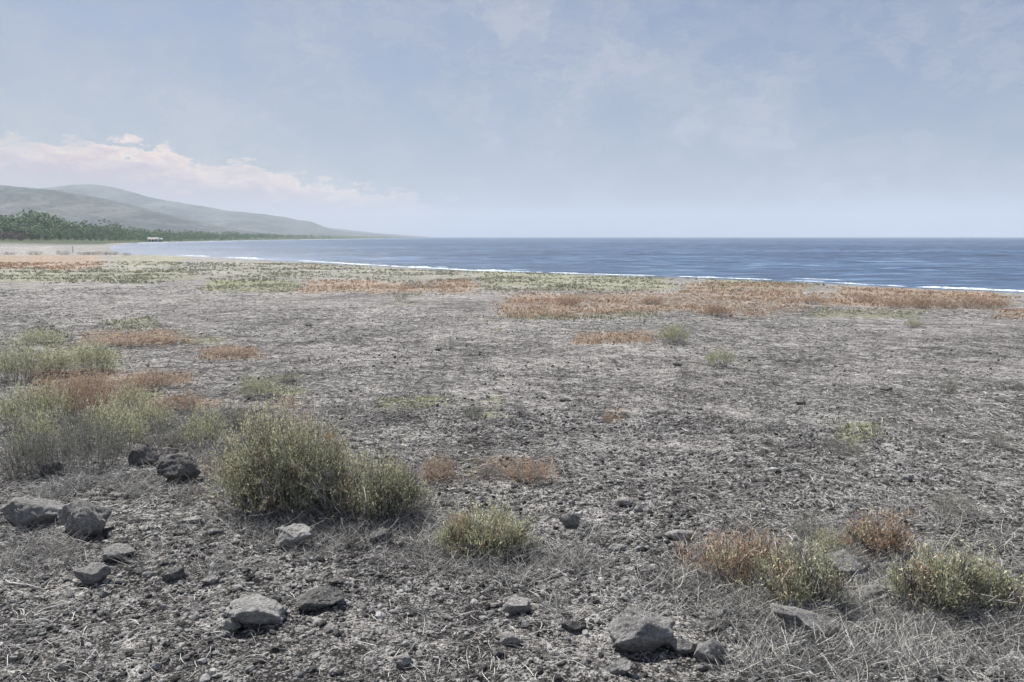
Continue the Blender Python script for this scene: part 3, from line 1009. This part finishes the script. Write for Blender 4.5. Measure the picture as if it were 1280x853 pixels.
# ------------------------------------------------------------------ litter of dry strands lying on the ground
def litter(name, x, y, length, width, lift, label, mat=M_STRAW, upright=0.0, seg=3):
    n = len(x)
    z = ground_z(x, y)
    a = RNG.uniform(0, 2 * math.pi, n)
    d = np.stack([np.cos(a), np.sin(a), RNG.normal(0, 0.18, n) + upright], 1)
    d /= np.linalg.norm(d, axis=1)[:, None]
    p0 = np.stack([x, y, z + lift * RNG.uniform(0.2, 1, n)], 1)
    p1 = p0 + d * length[:, None]
    if upright < 0.1:
        z1 = ground_z(p1[:, 0], p1[:, 1])
        p1[:, 2] = z1 + lift * RNG.uniform(0.2, 1.5, n)
    bend = RNG.normal(size=(n, 3)) * length[:, None] * 0.14
    bend[:, 2] = np.abs(bend[:, 2]) * (0.6 if upright < 0.1 else 0.2)
    V, F, m = ribbons(p0, p1, bend, width, width * 0.5, seg)
    tone = np.repeat(np.clip(RNG.normal(0.5, 0.3, n), 0, 1), m)
    o = raw_mesh(name, V, F, tone, mat)
    tag(o, label, None, None, 'stuff')


x, y, r = scatter(75000, 1.9, 12, 37, 1.3)
dens = fbm(x / 1.1, y / 1.1, 3, 95) + 0.25 * np.exp(-((x + 2) / 2) ** 2) + 0.35 * smooth(x / y, 0.25, 0.5)
dens = dens + 0.9 * fbm(x / 3.2, y / 3.2, 2, 97)
k = dens + RNG.uniform(-.35, .35, len(x)) > 0.0
x, y, r = x[k], y[k], r[k]
litter("dry_litter", x, y, RNG.uniform(0.03, 0.13, len(x)), 0.0016 + 0.00035 * r, 0.012, "bleached dry stalks and grass lying over the near gravel")
x, y, r = scatter(60000, 11, 50, 36, 1.2)
k = 0.8 * fbm(x / 5, y / 5, 3, 96) + RNG.uniform(-.5, .5, len(x)) > 0.12
x, y, r = x[k], y[k], r[k]
litter("dry_litter", x, y, RNG.uniform(0.05, 0.2, len(x)), 0.0006 * r, 0.03, "pale dry stalks scattered over the far gravel", seg=2)

# upright dry grass round bushes and rocks
pts = []
for (u, v, w, h, lm, ns, nl, bare, lab) in BIG:
    x0, y0, z0, t0 = hit(u, v)
    wm = w * y0 / F_PX
    n = 2200
    pts.append(np.stack([RNG.normal(x0, wm * 0.42, n), RNG.normal(y0 + wm * 0.2, wm * 0.42, n)], 1))
for (u, v, su, sv, n) in ((60, 600, 90, 20, 2600), (40, 690, 70, 30, 1200), (1000, 780, 110, 35, 2600), (1150, 800, 110, 30, 2600), (1180, 690, 90, 30, 1600), (180, 560, 120, 25, 2200), (500, 690, 120, 20, 1300), (940, 690, 90, 20, 1200)):
    for _ in range(n // 100):
        uu, vv = random.gauss(u, su), random.gauss(v, sv)
        if vv < 330: continue
        x0, y0, z0, t0 = hit(uu, min(vv, 900))
        pts.append(np.stack([RNG.normal(x0, 0.07, 100), RNG.normal(y0, 0.07, 100)], 1))
pts = np.concatenate(pts)
litter("dry_grass", pts[:, 0], pts[:, 1], RNG.uniform(0.05, 0.17, len(pts)), np.full(len(pts), 0.0028), 0.0, "wispy dry grass standing round the bushes and rocks", M_STRAW, 0.75)

# ------------------------------------------------------------------ low plants of the patches
def low_plants(name, which, n, mat, label):
    x, y, r = scatter(n, 3, 130, 38, 0.75)
    z = ground_z(x, y)
    g_, b_, s_ = cover(x, y, z)
    m = g_ if which == 0 else b_
    m = m * (0.35 + 1.5 * smooth(fbm(x / 3.5, y / 3.5, 4, 55 + which, 0.7), -0.15, 0.55))
    k = (m > RNG.uniform(0.2, 1.3, len(x))) & (signed_coast(x, y) > 2.0)
    x, y, z, r = x[k], y[k], z[k], r[k]
    c = np.stack([x, y, z], 1)
    per = 9
    c = np.repeat(c, per, 0); rr = np.repeat(r, per)
    hgt = np.clip(0.05 + 0.0009 * rr, 0.05, 0.15) * RNG.uniform(0.4, 1.2, len(c))
    p0 = c + RNG.normal(size=c.shape) * np.array([1, 1, 0]) * (hgt * 0.6)[:, None]
    d = RNG.normal(size=c.shape) * 0.5; d[:, 2] = 1
    p1 = p0 + d * hgt[:, None]
    V, F, mm = ribbons(p0, p1, RNG.normal(size=c.shape) * 0.01, 0.004 + 0.0006 * rr, 0.002 + 0.0003 * rr, 1)
    tone = np.repeat(np.clip(RNG.normal(0.55, 0.38, len(c)), 0, 1), mm)
    o = raw_mesh(name, V, F, tone, mat)
    tag(o, label, None, None, 'stuff')


low_plants("low_green_plants", 0, 60000, M_CREEP, "low green creeping plants in patches over the plain")
low_plants("low_russet_plants", 1, 60000, M_RUSSET, "low russet dried plants in patches over the plain")

# ------------------------------------------------------------------ sticks
def stick(u0, v0, u1, v1, lift0, lift1, rad_, label, seed):
    a = hit(u0, v0); b_ = hit(u1, v1)
    rg = np.random.default_rng(seed)
    p0 = np.array([a[0], a[1], a[2] + lift0]); p1 = np.array([b_[0], b_[1], b_[2] + lift1])
    n, m = 12, 7
    V = []
    d = p1 - p0; d /= np.linalg.norm(d)
    s1 = np.cross(d, [0, 0, 1]); s1 /= np.linalg.norm(s1); s2 = np.cross(s1, d)
    w = np.cumsum(rg.normal(size=(n + 1, 2)) * 0.006, 0); w -= np.linspace(0, 1, n + 1)[:, None] * w[-1]
    for i in range(n + 1):
        t = i / n
        c_ = p0 + (p1 - p0) * t + s1 * w[i, 0] + s2 * w[i, 1]
        rr = rad_ * (1 - 0.65 * t) * rg.uniform(0.85, 1.15)
        for j in range(m):
            q = 2 * math.pi * j / m
            V.append(c_ + (s1 * math.cos(q) + s2 * math.sin(q)) * rr)
    F = [[i * m + j, i * m + (j + 1) % m, (i + 1) * m + (j + 1) % m, (i + 1) * m + j] for i in range(n) for j in range(m)]
    mid = p0.copy(); mid[2] = a[2]
    o = mesh_obj("stick", np.array(V) - mid, F, M_STRAW, True, None, {'tone': np.full(len(V), 0.75)})
    o.location = mid
    tag(o, label, "stick")


stick(8, 733, 56, 739, 0.03, 0.01, 0.006, "thin pale stick lying flat near the left edge below the rocks", 1)
stick(40, 768, 96, 752, 0.01, 0.02, 0.005, "thin dry twig slanting up at the lower left", 2)
stick(330, 690, 275, 655, 0.01, 0.03, 0.006, "dry stick slanting toward the pale pointed rock from the left", 3)
stick(345, 672, 398, 648, 0.05, 0.06, 0.005, "dry stick slanting into the base of the largest bush", 4)
stick(1084, 800, 1140, 782, 0.02, 0.01, 0.006, "pale stick lying in front of the wedge shaped rock", 5)
stick(1160, 765, 1240, 800, 0.04, 0.02, 0.006, "long dry stalk slanting down below the yellow green bushes", 6)
stick(1180, 690, 1205, 655, 0.02, 0.10, 0.002, "single dry stalk rising behind the yellow green bushes", 7)

# ------------------------------------------------------------------ far trees
def crown_mesh(seed, n=420, dry=False):
    """unit-height tree: lobed crown of small clumps, open between the lobes"""
    rg = np.random.default_rng(seed)
    lob = []
    for _ in range(16):
        a = rg.uniform(0, 6.28); rr = rg.uniform(0.0, 0.36)
        lob.append((math.cos(a) * rr, math.sin(a) * rr, rg.uniform(0.34, 0.82), rg.uniform(0.12, 0.24)))
    k = rg.integers(0, len(lob), n)
    L = np.array(lob)[k]
    d = rg.normal(size=(n, 3)); d /= np.linalg.norm(d, axis=1)[:, None]
    c = L[:, :3] + d * (L[:, 3] * rg.uniform(0.6, 1.05, n) ** 0.5)[:, None] * np.array([1.15, 1.15, 0.85])
    V, F = leaf_faces(c, 0.085, 0.75, 0.0, rg)
    T = np.repeat(np.clip(rg.normal(0.5, 0.28, n), 0, 1), 4)
    # trunk with limbs
    tv, tf = [], []
    def limb(p, q, r0, r1):
        p, q = np.array(p, float), np.array(q, float)
        d_ = q - p; d_ /= np.linalg.norm(d_)
        s1 = np.cross(d_, [0.3, 0.9, 0.1]); s1 /= np.linalg.norm(s1); s2 = np.cross(s1, d_)
        b0 = len(tv)
        for c_, r_ in ((p, r0), (q, r1)):
            for j in range(6):
                tv.append(c_ + (s1 * math.cos(j * 1.047) + s2 * math.sin(j * 1.047)) * r_)
        for j in range(6):
            tf.append([b0 + j, b0 + (j + 1) % 6, b0 + 6 + (j + 1) % 6, b0 + 6 + j])
    limb((0, 0, -0.05), (0.01, 0, 0.36), 0.035, 0.022)
    for l in lob[:6]:
        limb((0.01, 0, 0.34), (l[0], l[1], l[2]), 0.018, 0.006)
    return (V, F, T), (np.array(tv), np.array(tf))


top_u = [-200, 0, 50, 95, 130, 180, 230, 280, 330, 360, 430]
top_v = [262, 268, 271, 277, 283, 285, 288, 290.5, 293, 294.5, 296.3]
base_u = [-200, 0, 95, 140, 200, 270, 330, 360, 400, 430]
base_v = [306, 304.4, 303.3, 303.0, 302.6, 301.2, 299.9, 299.5, 298.9, 298.5]


def far_ground(u, v):
    x, y = on_plane(u, v, SEA)
    return x, y


tree_t = []
for k in range(4):
    (V, F, Tn), (tv, tf) = crown_mesh(700 + k)
    root = empty("tree", (0, 0, 0))
    cr = raw_mesh("crown", V, F, Tn, M_TREE); cr.parent = root
    tr = mesh_obj("trunk", tv, tf, M_BARK, True, root)
    tag(cr, kind='stuff')
    tree_t.append(root)
used = set()


def place_tree(u, dist_f, hpx, label, group, i, mat=None):
    bv = np.interp(u, base_u, base_v)
    x, y = on_plane(u, bv, SEA)
    x, y = x * dist_f, y * dist_f
    hm = hpx * y / F_PX
    z = float(ground_z(x, y)) - 0.17 * hm
    k = i % 4
    wide = hm * random.uniform(1.0, 1.35)
    sc = (wide, wide, hm)
    rz = random.uniform(0, 6.28)
    if k not in used:
        used.add(k); r_ = tree_t[k]
        r_.location = (x, y, z); r_.rotation_euler = (0, 0, rz); r_.scale = sc
        tag(r_, label, "tree", group)
    else:
        r_ = copy_thing(tree_t[k], (x, y, z), rz, sc, label, group)
        r_['category'] = "tree"
    if mat:
        for ch in r_.children:
            if ch.name.startswith("crown"):
                ch.data = ch.data.copy(); ch.data.materials[0] = mat
    return r_


i = 0
for row, (df, frac) in enumerate(((1.02, 0.42), (1.10, 0.62), (1.20, 0.82), (1.32, 1.0))):
    u = 2 + row * 3.0
    while u < 150:
        full = np.interp(u, base_u, base_v) - np.interp(u, top_u, top_v)
        if not (u < 34 and row == 0):
            place_tree(u, df * random.uniform(0.98, 1.03), full * frac * random.uniform(0.8, 1.3) * 1.0,
                       "bushy dark green tree in the wood behind the sandy beach at the far left", "trees of the wood at the far left", i)
        i += 1
        u += random.uniform(7, 11)
for k, (u, hp) in enumerate(((4, 15), (15, 14), (27, 13))):
    place_tree(u, 0.99, hp, ["grey brown dry tree at the left edge in front of the green wood", "middle one of three grey brown dry trees before the green wood",
                             "rightmost of three grey brown dry trees before the green wood"][k], "dry trees in front of the wood", k, M_DRYTREE)
# the rest of the wood, hazier, reading as one mass
AV, AF, AT = [], [], []
nv = 0
rr_ = random.Random(5)
for q in range(620):
    u = rr_.uniform(-260, 352) if q % 3 == 0 else rr_.uniform(110, 430)
    if 0 < u < 140: continue
    rowf = rr_.uniform(1.02, 1.35)
    bv = np.interp(u, base_u, base_v)
    x, y = on_plane(u, bv, SEA); x, y = x * rowf, y * rowf
    full = (bv - np.interp(u, top_u, top_v))
    hm = full * (0.45 + 0.55 * (rowf - 1.02) / 0.33) * rr_.uniform(0.7, 1.15) * y / F_PX
    hm = max(hm, 2.5)
    z = float(ground_z(x, y))
    (V, F, Tn), _ = crown_mesh(1000 + q % 12, 150)
    V = V * np.array([hm * 1.3, hm * 1.3, hm]) + np.array([x, y, z - 0.18 * hm])
    AV.append(V); AF.append(F + nv); AT.append(Tn); nv += len(V)
wood = raw_mesh("wood", np.concatenate(AV), np.concatenate(AF), np.concatenate(AT), M_TREE)
tag(wood, "hazy belt of trees following the curve of the bay", None, None, 'stuff')

# ------------------------------------------------------------------ far small things: houses on the bay, post on the beach
def plain_mat(name, col, rough=0.8):
    m, T = new_mat(name)
    P = T.n('ShaderNodeTexCoord').outputs['Object']
    n = T.noise(P, 3, 5, 0.7)
    finish(T, T.mix(n, tuple(c * 0.75 for c in col), tuple(min(1, c * 1.15) for c in col)), rough)
    return m


M_WALL = plain_mat("white_wall", (0.6, 0.59, 0.57)); M_ROOF = plain_mat("grey_roof", (0.32, 0.31, 0.31)); M_DARK = plain_mat("dark_opening", (0.04, 0.045, 0.05))
M_POST = plain_mat("white_paint", (0.8, 0.8, 0.79))


def box(name, x0, x1, y0, y1, z0, z1, mat, parent):
    V = [(x, y, z) for x in (x0, x1) for y in (y0, y1) for z in (z0, z1)]
    F = [(0, 1, 3, 2), (4, 6, 7, 5), (0, 4, 5, 1), (2, 3, 7, 6), (0, 2, 6, 4), (1, 5, 7, 3)]
    return mesh_obj(name, V, F, mat, False, parent)


def house(u, bv, w, d, h, label):
    x, y = on_plane(u, bv, SEA)
    x, y = x * 1.03, y * 1.03
    r_ = empty("house", (x, y, float(ground_z(x, y)) - 0.2), 0.25)
    tag(r_, label, "house")
    box("wall", -w / 2, w / 2, -d / 2, d / 2, 0, h, M_WALL, r_)
    e = 0.5
    V = [(-w / 2 - e, -d / 2 - e, h + .01), (w / 2 + e, -d / 2 - e, h + .01), (w / 2 + e, d / 2 + e, h + .01), (-w / 2 - e, d / 2 + e, h + .01), (-w / 2 - e, 0, h + d * 0.3), (w / 2 + e, 0, h + d * 0.3)]
    me = bpy.data.meshes.new("roof"); me.from_pydata(V, [], [(0, 1, 5, 4), (2, 3, 4, 5), (0, 4, 3), (1, 2, 5), (3, 2, 1, 0)]); me.materials.append(M_ROOF)
    ro = bpy.data.objects.new("roof", me); COL.objects.link(ro); ro.parent = r_
    box("door", -0.6, 0.6, -d / 2 - 0.06, -d / 2 - 0.003, 0.05, 2.2, M_DARK, r_)
    for sx_ in (-1, 1):
        box("window", sx_ * w * 0.3 - 0.8, sx_ * w * 0.3 + 0.8, -d / 2 - 0.06, -d / 2 - 0.003, 1.2, 2.4, M_DARK, r_)


house(192, 303.0, 7, 5, 2.3, "small white house by the water on the far bay, larger of the pair")
house(199, 302.7, 5, 4, 2.0, "small white house just right of the larger one on the far shore")

px_, py_, pz_, pt_ = hit(91, 316)
post = empty("post", (px_, py_, pz_))
tag(post, "short white post on the sandy beach among the dark bushes", "post")
hp_ = 8.5 * py_ / F_PX
rp = 0.9 * py_ / F_PX
V = []; F = []
for k, (zz, r_) in enumerate(((-0.2, rp), (hp_ * 0.94, rp * 0.9))):
    for j in range(10):
        V.append((math.cos(j * .6283) * r_, math.sin(j * .6283) * r_, zz))
for j in range(10): F.append([j, (j + 1) % 10, 10 + (j + 1) % 10, 10 + j])
mesh_obj("shaft", V, F, M_POST, True, post)
V = []; F = []
for k, (zz, r_) in enumerate(((hp_ * 0.94, rp * 1.15), (hp_, rp * 1.0), (hp_ * 1.03, 0.02))):
    for j in range(10):
        V.append((math.cos(j * .6283) * r_, math.sin(j * .6283) * r_, zz))
for k in range(2):
    for j in range(10): F.append([k * 10 + j, k * 10 + (j + 1) % 10, k * 10 + 10 + (j + 1) % 10, k * 10 + 10 + j])
mesh_obj("cap", V, F, M_POST, True, post)

# ------------------------------------------------------------------ haze
m_haze = bpy.data.materials.new("air_haze"); m_haze.use_nodes = True
m_haze.node_tree.nodes.clear()
H = NT(m_haze.node_tree)
pv = H.n('ShaderNodeVolumePrincipled', {'Color': (0.70, 0.78, 0.88, 1), 'Density': 0.00017, 'Anisotropy': 0.0})
ho = H.n('ShaderNodeOutputMaterial', {}); m_haze.node_tree.links.new(pv.outputs[0], ho.inputs['Volume'])
hz = box("haze", -12600, 12600, -12600, 12600, -9.0, 350.0, m_haze, None)
tag(hz, "thin bluish sea haze over the bay", None, None, 'stuff')
